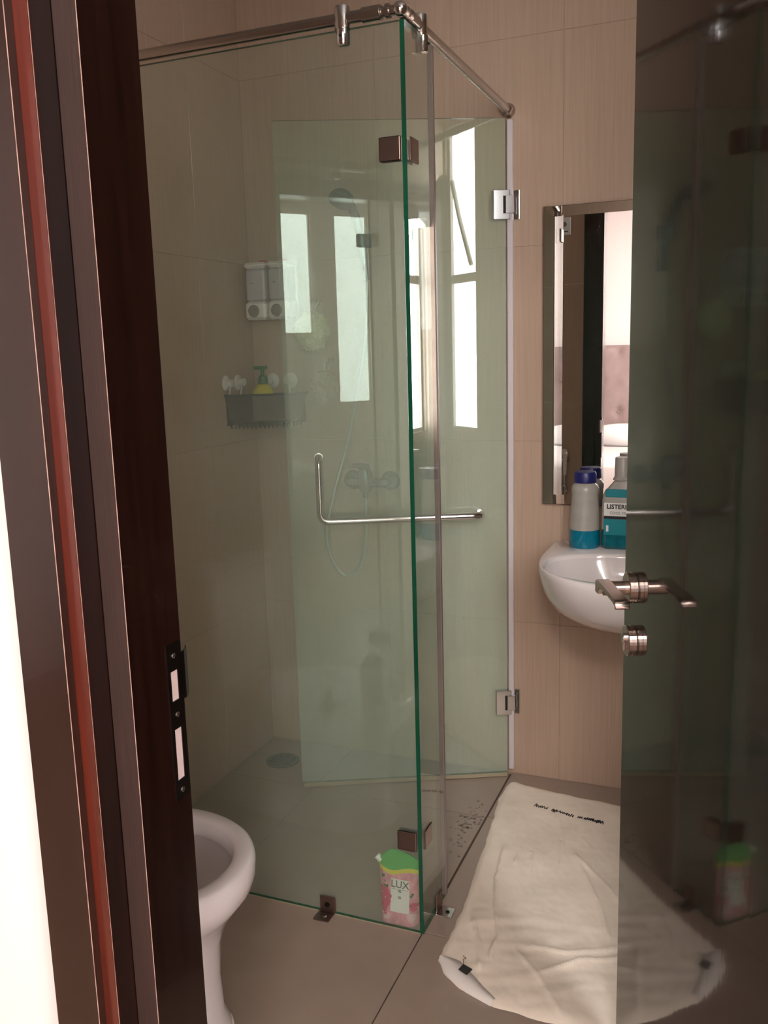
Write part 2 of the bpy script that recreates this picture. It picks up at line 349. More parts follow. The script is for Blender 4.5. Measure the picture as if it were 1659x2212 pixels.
# thin pale strips along the arrises: their highlight put into the colour
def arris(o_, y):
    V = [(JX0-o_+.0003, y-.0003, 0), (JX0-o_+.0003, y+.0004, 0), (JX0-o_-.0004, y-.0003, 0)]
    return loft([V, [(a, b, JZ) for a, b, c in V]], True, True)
M['arris'] = pmat('edge_highlight', (0.40, 0.27, 0.23), .3, noise=((10, 10, 30), .35))
for o_, y in ((.0005, .8262), (.0327, .7908), (.0527, .7782)): mk('edge_highlight', arris(o_, y), 'arris', tf)
# strike plate with bent lip, two pockets and three screws
sp = []
x = JX0
def plate(y0, y1, z0, z1, x0=x, x1=x+.0015): return box((x0, y0, z0), (x1, y1, z1))
sy0, sy1 = .896, .925
sp = [plate(sy0, sy1, 1.040, 1.076), plate(sy0, .902, .866, 1.040), plate(.917, sy1, .866, 1.040), plate(.902, .917, .962, 1.000), plate(.902, .917, .866, .892)]
lip = [[(x+.0015, sy1-.001, z), (x+.0015, sy1+.008, z), (x-.003, sy1+.020, z), (x-.009, sy1+.027, z), (x-.0105, sy1+.027, z), (x-.0045, sy1+.019, z), (x, sy1+.0075, z), (x, sy1-.001, z)] for z in (.996, 1.060)]
st = mk('strike_plate', join(*sp), 'darkmetal', tf)
mk('lip', loft(lip, True, True), 'darkmetal', st)
mk('latch_pocket', box((x-.002, .9022, 1.0002), (x+.0004, .9168, 1.0398)), 'lining', st)
mk('bolt_pocket', box((x-.002, .9022, .8922), (x+.0004, .9168, .9618)), 'lining', st)
for z in (1.060, .981, .877): mk('screw', lathe([(.0005, 0), (.0036, 0), (.0034, .0008), (.002, .0014), (.0005, .0014)], (x+.0015, .910, z), (1, 0, 0), 12), 'steel', st)

# ------------------------------------------------------------------ door leaf (door_1), opened inwards 68 degrees
NV = Vector((-.9288, -.3706, 0)); TV = Vector((-.3706, .9288, 0)); O0 = Vector((.42*.9288, .42*.3706, 0))
def LP(t, o_, z): v = O0+TV*t+NV*o_; return (v.x, v.y, z)   # t along the leaf from hinge to free edge, o_ out of its face
def Lb(v): return LP(v.x, v.y, v.z)
T1 = 1.585; T0 = T1-.75
dl = thing('door_1', 'dark brown glossy lacquered bathroom door leaf standing open', None, LP(T0, 0, 0), kind='structure')
mk('leaf_panel', bbox((T0+.004, -.038, .008), (T1, 0, JZ-.004), .0015, 2, Lb), 'door', dl)
lh = mk('lever_handle', join(lathe([(.0005, 0), (.027, 0), (.0275, .002), (.0275, .007), (.0265, .0072), (.0265, .0085), (.0272, .009), (.0272, .0145), (.026, .016), (.0005, .016)], LP(1.515, 0, 1.018), NV, 32)), 'nickel', dl)
mk('spindle', lathe([(.0005, .014), (.0128, .014), (.0128, .056), (.0005, .056)], LP(1.515, 0, 1.018), NV, 24), 'nickel', lh)
G = [(1.534, .046), (1.534, .066), (1.528, .074), (1.425, .077), (1.396, .074), (1.396, .067), (1.425, .068), (1.492, .066), (1.508, .055), (1.508, .046)]
G = [(1.534, .042), (1.534, .0635), (1.396, .0635), (1.396, .042)]
def grip(z0, z1, k=0):
    return [LP(a, b, z0 if i < 0 else z0) for i, (a, b) in enumerate(G)]
# flat blade: wide in the outward direction, arched slightly downwards at its end
L = []
for t, zt, th in ((1.534, 1.029, .022), (1.530, 1.0305, .0235), (1.520, 1.031, .024), (1.508, 1.031, .0115), (1.49, 1.0308, .0085), (1.45, 1.0302, .008), (1.41, 1.029, .008), (1.399, 1.0275, .0085), (1.396, 1.025, .0105)):
    a, b = .0415, .0655
    L.append([LP(t, a+.0015, zt), LP(t, b-.0015, zt), LP(t, b, zt-.0015), LP(t, b, zt-th+.0015), LP(t, b-.0015, zt-th), LP(t, a+.0015, zt-th), LP(t, a, zt-th+.0015), LP(t, a, zt-.0015)])
L.append([LP(1.3945, .043, 1.021)]+[LP(1.3945, .064, 1.021)]*2+[LP(1.3945, .064, 1.0165)]*2+[LP(1.3945, .043, 1.0165)]*2+[LP(1.3945, .043, 1.021)])
mk('grip', loft(L, True, True), 'nickel', lh, smooth=35)
kr = mk('keyhole_rosette', lathe([(.0005, 0), (.027, 0), (.0275, .002), (.0275, .007), (.0265, .0072), (.0265, .0085), (.0272, .009), (.0272, .0145), (.026, .016), (.0005, .016)], LP(1.515, 0, .922), NV, 32), 'nickel', dl)
mk('cylinder', join(lathe([(.0005, .0155), (.0085, .0155), (.0085, .020), (.0075, .0215), (.0005, .0215)], LP(1.515, 0, .928), NV, 20), bbox((1.5105, .0155, .905), (1.5195, .0205, .922), .002, 2, Lb)), 'chrome', kr)
mk('key_slot', bbox((1.514, .0212, .923), (1.516, .0219, .934), .0005, 1, Lb), 'hole', kr)
for z in (.25, 1.1, 1.95): mk('butt_hinge', lathe([(.0005, -.045), (.006, -.045), (.006, .045), (.0005, .045)], LP(T0-.001, -.019+.026, z), (0, 0, 1), 12), 'nickel', dl)

# ------------------------------------------------------------------ shower enclosure
def slab(name, a, b, y, z0, z1, label, cat, mat, th=.010, parent=None, far=1):
    """glass sheet from plan point a to b, th thick; faces 0/1 glass, rest green edge"""
    A, B = Vector((*a, 0)), Vector((*b, 0)); t = (B-A).normalized(); n = Vector((-t.y, t.x, 0))*th/2
    V = [(*(p+s)[:2], z) for z in (z0, z1) for p, s in ((A, -n), (B, -n), (B, n), (A, n))]
    F = [(0, 1, 5, 4), (2, 3, 7, 6), (1, 2, 6, 5), (3, 0, 4, 7), (0, 3, 2, 1), (4, 5, 6, 7)]
    return mk(name, (V, F), None, parent, mats=[mat, 'glassedge', 'gasket', 'glass_clear'], fm=[0 if mat == 'glass_door' else 3, 0, far, 1, 1, 1], label=label, cat=cat, org=(*a, z0))
fp = slab('fixed_glass_panel', (XL+.001, YP), (XC-.0055, YP), 0, 0.0005, H, 'wide fixed clear glass shower panel facing the toilet, from left wall to corner', 'glass panel', 'glass_fix')
rp = slab('return_glass_panel', (XC, YP-.005), (XC, 2.066), 0, 0.0005, H, 'narrow fixed glass return panel with bright green front edge at the corner', 'glass panel', 'glass_ret', far=2)
mk('edge_gasket', bbox((XC-.0065, 2.0665, .002), (XC+.0065, 2.078, H-.002), .001, 1), 'gasket', rp)
mk('silicone_bead', box((XL+.001, YP-.0075, 0), (XC-.006, YP-.0053, .0018)), 'silicone', fp)
# glass-to-glass corner clamps
for zc, nm in ((1.861, 'upper'), (.247, 'lower')):
    q = thing('corner_clamp', '%s brown steel corner clamp joining the two fixed glass panels' % nm, 'clamp', (XC, YP, zc))
    z0, z1 = zc-.025, zc+.025
    mk('clamp_plate', bbox((XC-.058, YP-.0095, z0), (XC-.008, YP-.0055, z1), .003, 3), 'bronze', q)
    mk('clamp_plate', bbox((XC+.0055, YP+.008, z0), (XC+.0095, YP+.060, z1), .003, 3), 'bronze', q)
    mk('clamp_body', join(bbox((XC-.058, YP+.0055, z0), (XC-.0085, YP+.0095, z1), .003, 3), bbox((XC-.0095, YP+.012, z0), (XC-.0055, YP+.060, z1), .003, 3)), 'bronze', q)
# floor clamps
q = thing('floor_clamp', 'dark bronze floor clamp at the foot of the wide fixed panel', 'clamp', (-.962, YP-.01, 0))
mk('clamp_plate', bbox((-.984, YP-.0115, .004), (-.940, YP-.0055, .050), .003, 3), 'bronze', q)
mk('foot_plate', bbox((-.988, YP-.046, .0005), (-.944, YP-.0060, .0040), .0015, 2), 'bronze', q)
mk('screw', lathe([(.0005, 0), (.006, 0), (.0055, .002), (.003, .003), (.0005, .003)], (-.962, YP-.030, .004), (0, 0, 1), 14), 'chrome', q)
mk('screw', lathe([(.0005, 0), (.007, 0), (.0065, .002), (.0005, .0025)], (-.962, YP-.0115, .027), (0, -1, 0), 16), 'darkmetal', q)
q = thing('floor_clamp', 'small shiny floor clamp at the foot of the narrow panel beside the towel', 'clamp', (XC+.02, 2.0, 0))
mk('clamp_plate', bbox((XC+.0055, 1.978, .004), (XC+.0115, 2.022, .050), .003, 3), 'bronze', q)
mk('foot_plate', bbox((XC+.0058, 1.972, .0005), (XC+.050, 2.014, .0040), .0015, 2), 'chrome', q)
mk('screw', lathe([(.0005, 0), (.0055, 0), (.005, .002), (.0005, .003)], (XC+.034, 1.993, .004), (0, 0, 1), 14), 'darkmetal', q)
# support rail
ZB = 2.136
sr = thing('support_rail', 'brushed steel support rail running along the top of the glass to both walls', 'rail', (XC, YP, ZB))
mk('rail', tube([(XL+.001, YP, ZB), (XC-.045, YP, ZB)], .0125, 20), 'steel', sr, smooth=40)
mk('rail', tube([(XC-.005, YP+.045, ZB), (XC-.005, YB-.012, ZB)], .0125, 20), 'steel', sr, smooth=40)
el = mk('elbow', sphere((XC-.005, YP, ZB), .0155), 'chrome', sr, smooth=True)
mk('sleeve', join(lathe([(.0125, .0), (.0155, .0), (.0155, .042), (.0125, .042)], (XC-.048, YP, ZB), (-1, 0, 0), 20), lathe([(.0005, 0), (.010, 0), (.010, .018), (.0145, .018), (.0145, .026), (.010, .026), (.010, .04), (.0005, .04)], (XC-.010, YP, ZB), (-1, 0, 0), 20)), 'steel', sr, smooth=40)
mk('sleeve', join(lathe([(.0125, .0), (.0155, .0), (.0155, .042), (.0125, .042)], (XC-.005, YP+.048, ZB), (0, 1, 0), 20), lathe([(.0005, 0), (.010, 0), (.010, .018), (.0145, .018), (.0145, .026), (.010, .026), (.010, .04), (.0005, .04)], (XC-.005, YP+.005, ZB), (0, 1, 0), 20)), 'steel', sr, smooth=40)
mk('wall_flange', join(lathe([(.0005, 0), (.021, 0), (.021, .007), (.0175, .012), (.0175, .026), (.0126, .026)], (XC-.005, YB-.0005, ZB), (0, -1, 0), 24, False), sphere((XC-.005, YB-.024, ZB), .0175)), 'steel', sr, smooth=40)
def cheek(cx, cy, ax, sg):
    L = []
    for z, r in ((-.0205, .0145), (-.050, .0145), (-.053, .012)):
        A = [math.asin(.0054/r)+(PI-2*math.asin(.0054/r))*k/14 for k in range(15)]
        P = [(r*math.cos(a), sg*r*math.sin(a)) for a in A]
        L.append([((cx+q_, cy+p_) if ax else (cx+p_, cy+q_))+(ZB+z,) for p_, q_ in P])
    return loft(L, True, True)
for (cx, cy, ax) in ((-.841, YP, 0), (XC-.005, 2.018, 1)):
    c = mk('glass_clamp', join(lathe([(.0005, .024), (.0165, .024), (.0175, .021), (.0175, -.0205), (.0005, -.0205)], (cx, cy, ZB), (0, 0, 1), 22, False),
           cheek(cx+(.005 if ax else 0), cy, ax, 1), cheek(cx+(.005 if ax else 0), cy, ax, -1)), 'chrome', sr, smooth=40)
    mk('grub_screw', lathe([(.0005, 0), (.0035, 0), (.0035, .0015), (.0005, .0015)], (cx+(.0195 if ax else 0), cy-(0 if ax else .0145), ZB-.036), (1, 0, 0) if ax else (0, -1, 0), 10), 'hole', c)
# swinging door, opened inwards
HA = Vector((XC, YB-.014, 0)); HB = Vector((-1.345, 2.4935, 0)); DT = (HB-HA).normalized(); DN = Vector((DT.y, -DT.x, 0))
if DN.y > 0: DN = -DN
def DP(s, o_, z): v = HA+DT*s+DN*o_; return (v.x, v.y, z)
DW = (HB-HA).length
DZ0, DZ1 = .012, H
a0, b0 = DP(.012, 0, 0)[:2], DP(DW, 0, 0)[:2]
gd = slab('shower_door', a0, b0, 0, DZ0, DZ1, 'frameless hinged glass shower door swung inwards before the back wall', 'shower door', 'glass_door', .008)
mk('hinge_seal', bbox((XC-.008, YB-.016, .02), (XC+.010, YB-.002, H-.005), .002, 1), 'pvc', gd)
dsl = []
for s0 in (0,): dsl.append(box((0, 0, 0), (1, 1, 1), lambda v: Vector(DP(.014+v.x*(DW-.02), (v.y-.5)*.013, -.002+DZ0*0+v.z*.013))))
mk('bottom_seal', dsl[0], 'silicone', gd)
for zc in (1.863, .263):
    hg = mk('wall_hinge', bbox((.0, .0045, zc-.043), (.052, .0115, zc+.043), .002, 2, lambda v: Vector(DP(v.x, v.y, v.z))), 'chrome', gd)
    mk('back_plate', join(bbox((.0, -.0115, zc-.043), (.052, -.0045, zc+.043), .002, 2, lambda v: Vector(DP(v.x, v.y, v.z))), bbox((XC-.006, YB-.0085, zc-.043), (XC+.030, YB-.0005, zc+.043), .002, 2)), 'chrome', hg)
    mk('knuckle', join(bbox((-.012, .009, zc-.026), (.016, .0165, zc+.026), .002, 2, lambda v: Vector(DP(v.x, v.y, v.z)))), 'chrome', hg)
    mk('slot', bbox((.016, .0112, zc-.026), (.0215, .0119, zc+.026), .0005, 1, lambda v: Vector(DP(v.x, v.y, v.z))), 'hole', hg)
# L-shaped pull with towel bar
s1, s2, zz = .612, .100, .912
pts = fillet([DP(s1, .0045, 1.111), DP(s1, .052, 1.111), DP(s1, .052, zz), DP(s2, .052, zz), DP(s2, .0045, zz)], .030, 8)
hd = mk('towel_bar_handle', tube(pts, .0118, 16), 'chrome', gd, smooth=40)
mk('collar', join(*[lathe([(.0005, 0), (.014, 0), (.014, .006), (.0005, .006)], DP(a, .0045, z), DN, 18) for a, z in ((s1, 1.111), (s2, zz))]), 'steel', hd)
# droplets clinging to the door and fixed panel
g = []
for k in range(150):
    s, z = random.uniform(.08, DW-.02), random.uniform(.35, 1.75); r = random.uniform(.0007, .0018)
    g.append(sphere(DP(s, .0045, z), r, 6, 4, (1, 1, random.uniform(1, 2))))
mk('water_droplets', join(*g), 'drop', gd, kind='stuff')
g = []
for k in range(70):
    g.append(sphere((random.uniform(-1.15, XC-.03), YP-.0055, random.uniform(.3, 1.7)), random.uniform(.0005, .0012), 6, 4, (1, 1, random.uniform(1, 2))))
mk('water_droplets', join(*g), 'drop', fp, kind='stuff')

# ------------------------------------------------------------------ shower mixer, hand shower, hose
mx = thing('shower_mixer', 'chrome wall-mounted shower mixer tap behind the glass', 'tap', (-1.19, YB, 1.0))
for fx in (-1.262, -1.124): mk('escutcheon', lathe([(.0005, 0), (.034, 0), (.033, .006), (.022, .018), (.016, .024), (.0005, .024)], (fx, YB-.0005, 1.0), (0, -1, 0), 28), 'greychrome', mx, smooth=40)
bd = mk('mixer_body', join(tube(fillet([(-1.262, YB-.02, 1.0), (-1.262, YB-.055, 1.0), (-1.124, YB-.055, 1.0), (-1.124, YB-.02, 1.0)], .015, 5), .0155, 16),
    lathe([(.0005, -.030), (.017, -.030), (.023, -.02), (.025, .0), (.0245, .030), (.022, .042), (.0005, .046)], (-1.193, YB-.058, 1.0), (0, 0, 1), 24)), 'greychrome', mx, smooth=40)
mk('lever', tube([(-1.193, YB-.058, 1.046), (-1.196, YB-.075, 1.056), (-1.203, YB-.10, 1.062), (-1.21, YB-.14, 1.066)], [.020, .013, .009, .0075], 12), 'greychrome', mx, smooth=40)
mk('outlet', lathe([(.0005, 0), (.010, 0), (.010, -.022), (.0005, -.022)], (-1.193, YB-.058, .972), (0, 0, 1), 16), 'greychrome', mx)
hs = thing('hand_shower', 'silver hand shower in its wall holder above the mixer', 'hand shower', (-1.187, YB, 1.79))
mk('wall_holder', join(bbox((-1.207, YB-.024, 1.768), (-1.167, YB-.0005, 1.812), .006, 3), lathe([(.0005, -.017), (.019, -.017), (.019, .017), (.0005, .017)], (-1.187, YB-.042, 1.79), (0, 0, 1), 18)), 'greychrome', hs)
mk('handle', tube(spline([(-1.176, YB-.030, 1.665), (-1.180, YB-.036, 1.72), (-1.187, YB-.045, 1.80), (-1.192, YB-.08, 1.87), (-1.193, YB-.125, 1.905)], 5), [.011]*6+[.0125]*8+[.014]*7, 14), 'greychrome', hs, smooth=40)
mk('spray_head', lathe([(.0005, -.020), (.014, -.019), (.034, -.008), (.040, .003), (.041, .012), (.037, .016), (.0005, .017)], (-1.195, YB-.165, 1.905), (-.05, -.55, -.83), 28), 'greychrome', hs, smooth=40)
mk('shower_hose', tube(spline([(-1.176, YB-.030, 1.665), (-1.185, YB-.032, 1.50), (-1.215, YB-.036, 1.33), (-1.262, YB-.045, 1.128), (-1.300, YB-.07, .98), (-1.328, YB-.09, .84), (-1.325, YB-.085, .76), (-1.298, YB-.07, .69), (-1.262, YB-.062, .672), (-1.222, YB-.058, .71), (-1.200, YB-.057, .79), (-1.193, YB-.058, .87), (-1.193, YB-.058, .948)], 8), .0072, 10), 'hose', label='silver flexible shower hose looping down from the hand shower to the mixer', cat='hose', org=(-1.26, YB-.06, .672), smooth=40)
# ------------------------------------------------------------------ soap dispensers
for k, (cx, side) in enumerate(((-1.572, 'left one, nearer the corner'), (-1.484, 'right one, partly behind the glass door'))):
    q = thing('soap_dispenser', 'white wall soap dispenser with clear tank, %s' % side, 'dispenser', (cx, YB, 1.55), group='wall soap dispensers in the shower')
    x0, x1, y0 = cx-.041, cx+.041, YB-.078
    mk('back_plate', bbox((x0, YB-.012, 1.552), (x1, YB-.0005, 1.738), .006, 3), 'white', q)
    mk('tank', bbox((x0+.002, y0+.004, 1.612), (x1-.002, YB-.012, 1.722), .014, 4), 'dispclear', q)
    mk('lid', bbox((x0-.001, y0, 1.722), (x1+.001, YB-.012, 1.742), .014, 4), 'white', q)
    mk('base', bbox((x0, y0-.002, 1.552), (x1, YB-.012, 1.612), .014, 4), 'white', q)
    b = mk('push_button', lathe([(.0005, 0), (.021, 0), (.0205, .005), (.016, .0075), (.0005, .008)], (cx-.004, y0-.001, 1.581), (0, -1, 0), 24), 'grey', q)
    mk('level_mark', box((cx-.02, y0+.0032, 1.672), (cx-.005, y0+.0038, 1.675)), 'grey', q)
    mk('red_tab', bbox((cx+.012, y0+.02, 1.742), (cx+.034, y0+.035, 1.749), .002, 2), 'red', q)
# ------------------------------------------------------------------ corner basket with suction cups
bk = thing('corner_basket', 'dark taupe plastic corner basket held by four white suction cups', 'basket', (XL+.09, YB-.09, 1.19))
cxy = (XL+.003, YB-.003)
def arc(r, z, sq=1): return [(cxy[0]+r*math.cos(a)*(1 if True else 1), cxy[1]-r*math.sin(a), z) for a in [PI/2*k/20 for k in range(21)]]
def wallstrip(r0, z0, r1, z1, th=.003, a0=0, a1=20):
    A = arc(r0, z0)[a0:a1+1]; B = arc(r1, z1)[a0:a1+1]; A2 = arc(r0-th, z0)[a0:a1+1]; B2 = arc(r1-th, z1)[a0:a1+1]
    return loft([A, B, B2, A2, A], closed=False)
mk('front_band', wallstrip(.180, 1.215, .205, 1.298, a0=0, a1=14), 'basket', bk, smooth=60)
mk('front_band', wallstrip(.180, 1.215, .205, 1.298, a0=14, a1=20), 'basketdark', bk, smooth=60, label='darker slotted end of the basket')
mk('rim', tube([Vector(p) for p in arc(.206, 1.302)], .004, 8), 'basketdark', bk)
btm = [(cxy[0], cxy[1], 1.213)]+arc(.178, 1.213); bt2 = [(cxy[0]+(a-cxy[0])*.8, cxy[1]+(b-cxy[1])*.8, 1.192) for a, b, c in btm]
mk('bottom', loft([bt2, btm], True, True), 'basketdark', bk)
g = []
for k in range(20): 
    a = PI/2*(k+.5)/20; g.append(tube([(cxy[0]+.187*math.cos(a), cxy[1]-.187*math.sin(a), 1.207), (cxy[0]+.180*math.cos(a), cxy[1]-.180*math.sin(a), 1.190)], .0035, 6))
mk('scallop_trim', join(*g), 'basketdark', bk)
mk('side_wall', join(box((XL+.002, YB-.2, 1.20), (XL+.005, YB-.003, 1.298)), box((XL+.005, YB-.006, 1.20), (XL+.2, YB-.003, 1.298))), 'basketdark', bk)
for (cx_, cy_, ax) in ((XL+.0005, 2.625, (1, 0, 0)), (XL+.0005, 2.700, (1, 0, 0)), (-1.562, YB-.0005, (0, -1, 0)), (-1.490, YB-.0005, (0, -1, 0))):
    mk('suction_cup', lathe([(.0005, 0), (.027, 0), (.025, .004), (.012, .010), (.010, .018), (.013, .020), (.013, .026), (.0005, .028)], (cx_, cy_, 1.343), ax, 22), 'cup', bk, smooth=40)
    mk('hook', tube([Vector((cx_, cy_, 1.335))+Vector(ax)*.016, Vector((cx_, cy_, 1.30))+Vector(ax)*.008], .003, 6), 'cup', bk)
sb = thing('shampoo_bottle', 'yellow shampoo bottle with dark green pump cap in the corner basket', 'bottle', (-1.545, 2.715, 1.205))
mk('body', lathe([(.0005, 1.2138), (.034, 1.2138), (.038, 1.226), (.039, 1.28), (.036, 1.31), (.022, 1.333), (.012, 1.337), (.0005, 1.337)], (-1.545, 2.715, 0), seg=24), 'yellow', sb, smooth=40)
mk('pump_cap', join(lathe([(.0005, 1.337), (.016, 1.337), (.017, 1.350), (.014, 1.362), (.006, 1.366), (.006, 1.385), (.0005, 1.385)], (-1.545, 2.715, 0), seg=20), bbox((-1.565, 2.685, 1.385), (-1.530, 2.728, 1.397), .005, 3)), 'green', sb)
# ------------------------------------------------------------------ puffs
def puff(name, c, r, mat, label, hook):
    q = thing(name, label, 'bath puff', c)
    V, F = sphere((0, 0, 0), 1, 48, 32); W_ = []
    for v in V:
        d = Vector(v); n_ = mnoise.fractal(d*3.2+Vector(c), 1, 2, 3)+.5*mnoise.noise(d*9); k = r*(.93+.17*n_); W_.append((c[0]+d.x*k, c[1]+d.y*k*.72, c[2]+d.z*k*1.05))
    mk('mesh_ruffle', (W_, F), mat, q, smooth=True)
    mk('cord', tube(spline([(c[0], c[1], c[2]+r*.8), (c[0]-.012, (c[1]+YB)/2, c[2]+r+.03), hook, (c[0]+.012, (c[1]+YB)/2, c[2]+r+.03), (c[0]+.006, c[1], c[2]+r*.8)], 5), .0018, 6), 'white', q)
puff('bath_puff', (-1.368, 2.748, 1.508), .064, 'puffy', 'pale yellow mesh bath puff hanging on the shower back wall', (-1.368, YB-.012, 1.600))
puff('bath_puff', (-1.330, 2.757, 1.322), .054, 'puffb', 'beige-brown mesh bath puff hanging beside the hose', (-1.330, YB-.012, 1.405))
for hx, hz_, lb in ((-1.368, 1.604, 'tiny chrome wall hook holding the pale yellow puff'), (-1.330, 1.409, 'tiny chrome wall hook holding the beige puff')):
    mk('wall_hook', join(lathe([(.0005, 0), (.010, 0), (.010, .004), (.0005, .004)], (hx, YB-.0005, hz_), (0, -1, 0), 14), tube([(hx, YB-.004, hz_-.003), (hx, YB-.016, hz_-.006), (hx, YB-.018, hz_+.006)], .002, 6)), 'chrome', label=lb, cat='hook', org=(hx, YB, hz_))
# ------------------------------------------------------------------ drain
dr = thing('floor_drain', 'round dark metal floor drain in the shower corner', 'drain', (-1.504, 2.645, -.004))
mk('ring', lathe([(.060, 0), (.060, .003), (.055, .004), (.050, .0035), (.050, 0)], (-1.504, 2.645, -.004), seg=32, cap=False), 'drain', dr)
mk('basin_plate', lathe([(.0005, 0), (.051, 0), (.051, .001), (.0005, .001)], (-1.504, 2.645, -.004), seg=32), 'hole', dr)
for k in range(9):
    a = -.044+k*.011; hl = math.sqrt(max(.05**2-a*a, 0)); mk('grate_bar', box((-1.504+a-.003, 2.645-hl, -.003), (-1.504+a+.003, 2.645+hl, -.0005)), 'drain', dr)
# puddle drops near the door opening
g = []
for k in range(110):
    x_ = random.gauss(-.755, .020); y_ = random.choice((random.uniform(2.26, 2.60), random.gauss(2.46, .04))); r = random.uniform(.0012, .0062); x_ = min(x_, XC-.010-r)
    st_ = random.uniform(.5, 1.0); ang = random.uniform(0, PI); ca, sa = math.cos(ang), math.sin(ang); L = []
    for a in (0, .3, .6, .9, 1.2, 1.45):
        rr, hh = r*math.cos(a), r*.72*math.sin(a)
        L.append([(x_+rr*math.cos(t)*ca-st_*rr*math.sin(t)*sa, y_+rr*math.cos(t)*sa+st_*rr*math.sin(t)*ca, -.0039+hh) for t in [2*PI*q_/12 for q_ in range(12)]])
    g.append(loft(L, True, True))
mk('water_splashes', join(*g), 'water', kind='stuff', label='scattered water splashes shining on the shower floor beside the threshold', cat='water', org=(-.76, 2.42, -.004), smooth=True)

# ------------------------------------------------------------------ toilet
TC = (-1.13, 1.40)
def egg(a, b, k=0, cx=TC[0], cy=TC[1], back=.0, n=56, z=0):
    L = []
    for i in range(n):
        t = 2*PI*i/n; c, s = math.cos(t), math.sin(t)
        x_ = cx+(a*c if c > 0 else (a+back)*c); L.append((x_, cy+b*math.copysign(abs(s)**.95, s), z))
    return L
tl = thing('toilet', 'white ceramic toilet bowl standing beside the dark door frame', 'toilet', (TC[0], TC[1], 0))
outer = [egg(.165, .125, back=.20, z=.0005, cx=-1.135), egg(.165, .125, back=.20, z=.02, cx=-1.135), egg(.150, .116, back=.20, z=.05, cx=-1.135), egg(.147, .112, back=.19, z=.14, cx=-1.135), egg(.152, .120, back=.18, z=.22, cx=-1.135),
         egg(.168, .140, back=.14, z=.27, cx=-1.135), egg(.200, .175, back=.10, z=.312, cx=-1.135), egg(.220, .197, back=.08, z=.345), egg(.227, .205, back=.07, z=.37), egg(.227, .206, back=.07, z=.398), egg(.223, .202, back=.07, z=.4085), egg(.216, .196, back=.07, z=.4125),
         egg(.196, .178, back=.065, z=.413), egg(.188, .171, back=.06, z=.4115), egg(.180, .163, back=.06, z=.405), egg(.178, .161, back=.06, z=.372)]
nO = len(outer)
mk('bowl', loft(outer, True, False), 'ceramic', tl, smooth=50)
inner = [egg(.186, .169, back=.06, z=.3715), egg(.184, .166, back=.06, z=.352), egg(.170, .150, back=.05, z=.30), egg(.135, .115, back=.04, z=.22, cx=-1.15), egg(.085, .075, back=.03, z=.165, cx=-1.17), egg(.04, .04, z=.155, cx=-1.18)]
mk('inner_bowl', loft(inner, False, True), 'bowl', tl, smooth=50)
mk('water_trap', loft([egg(.075, .065, z=.172, cx=-1.17)], True, False), 'water', tl)
mk('tank', join(bbox((XL+.003, TC[1]-.185, .41), (XL+.175, TC[1]+.185, .76), .03, 5), bbox((XL+.003, TC[1]-.12, .02), (-1.33, TC[1]+.12, .41), .04, 5)), 'ceramic', tl, smooth=50)
mk('tank_lid', bbox((XL+.002, TC[1]-.192, .761), (XL+.182, TC[1]+.192, .79), .03, 5), 'ceramic', tl, smooth=50)
mk('flush_button', lathe([(.0005, 0), (.022, 0), (.022, .005), (.0005, .006)], (XL+.09, TC[1], .79), seg=20), 'chrome', tl)
g = tube([(a, b, .0015) for a, b, c in egg(.1675, .1275, back=.20, cx=-1.135, z=0)]+[(-1.135+.1675, TC[1], .0015)], .003, 6)
mk('caulk', g, 'white', tl)

# ------------------------------------------------------------------ wash basin
BX, RZ = -.257, .822
def bout(k=1.0, z=RZ, n=72):
    L = []
    for i in range(n):
        t = 2*PI*i/n; c, s = math.cos(t), math.sin(t); e = 2/2.5 if s < 0 else 2/14.
        x_ = BX+.302*math.copysign(abs(c)**e, c); y_ = 2.65+(.372 if s < 0 else .162)*math.copysign(abs(s)**e, s)
        L.append((BX+(x_-BX)*k, 2.812+(y_-2.812)*k, z))
    return L
def binn(k=1.0, z=RZ, n=72):
    L = []
    for i in range(n):
        t = 2*PI*i/n; c, s = math.cos(t), math.sin(t); e = 2/2.3; b = .205 if s < 0 else .150
        L.append((BX+.268*k*math.copysign(abs(c)**e, c), 2.515+b*k*math.copysign(abs(s)**e, s), z))
    return L
wb = thing('wash_basin', 'white ceramic wall-hung wash basin below the mirror', 'basin', (BX, YB, .63))
mk('basin_shell', loft([bout(.15, .615), bout(.40, .617), bout(.60, .632), bout(.76, .66), bout(.88, .695), bout(.95, .735), bout(.985, .775), bout(1.0, .805), bout(.998, .818), bout(.992, .8225), bout(.984, .8235), binn(1.03, .8235), binn(1.0, .820), binn(.985, .812)], True, False), 'ceramic', wb, smooth=50)
mk('inner_bowl', loft([binn(.985, .812), binn(.965, .79), binn(.90, .755), binn(.75, .72), binn(.5, .695), binn(.2, .688), binn(.08, .687)], False, True), 'bowl', wb, smooth=50)
mk('waste', lathe([(.0005, 0), (.022, 0), (.022, .002), (.0005, .003)], (BX, 2.515, .6875), seg=20), 'chrome', wb)
bm = thing('basin_tap', 'small chrome pillar tap on the basin deck', 'tap', (BX+.03, 2.745, .8235))
mk('tap_body', lathe([(.0005, 0), (.024, 0), (.023, .006), (.020, .01), (.019, .085), (.0005, .09)], (BX+.03, 2.745, .8238), seg=22), 'chrome', bm, smooth=40)
mk('spout', tube([(BX+.03, 2.745, .885), (BX+.03, 2.69, .893), (BX+.03, 2.62, .882)], .011, 12), 'chrome', bm, smooth=40)
mk('lever', tube([(BX+.03, 2.745, .915), (BX+.03, 2.72, .93), (BX+.03, 2.67, .945)], [.018, .008, .006], 10), 'chrome', bm, smooth=40)
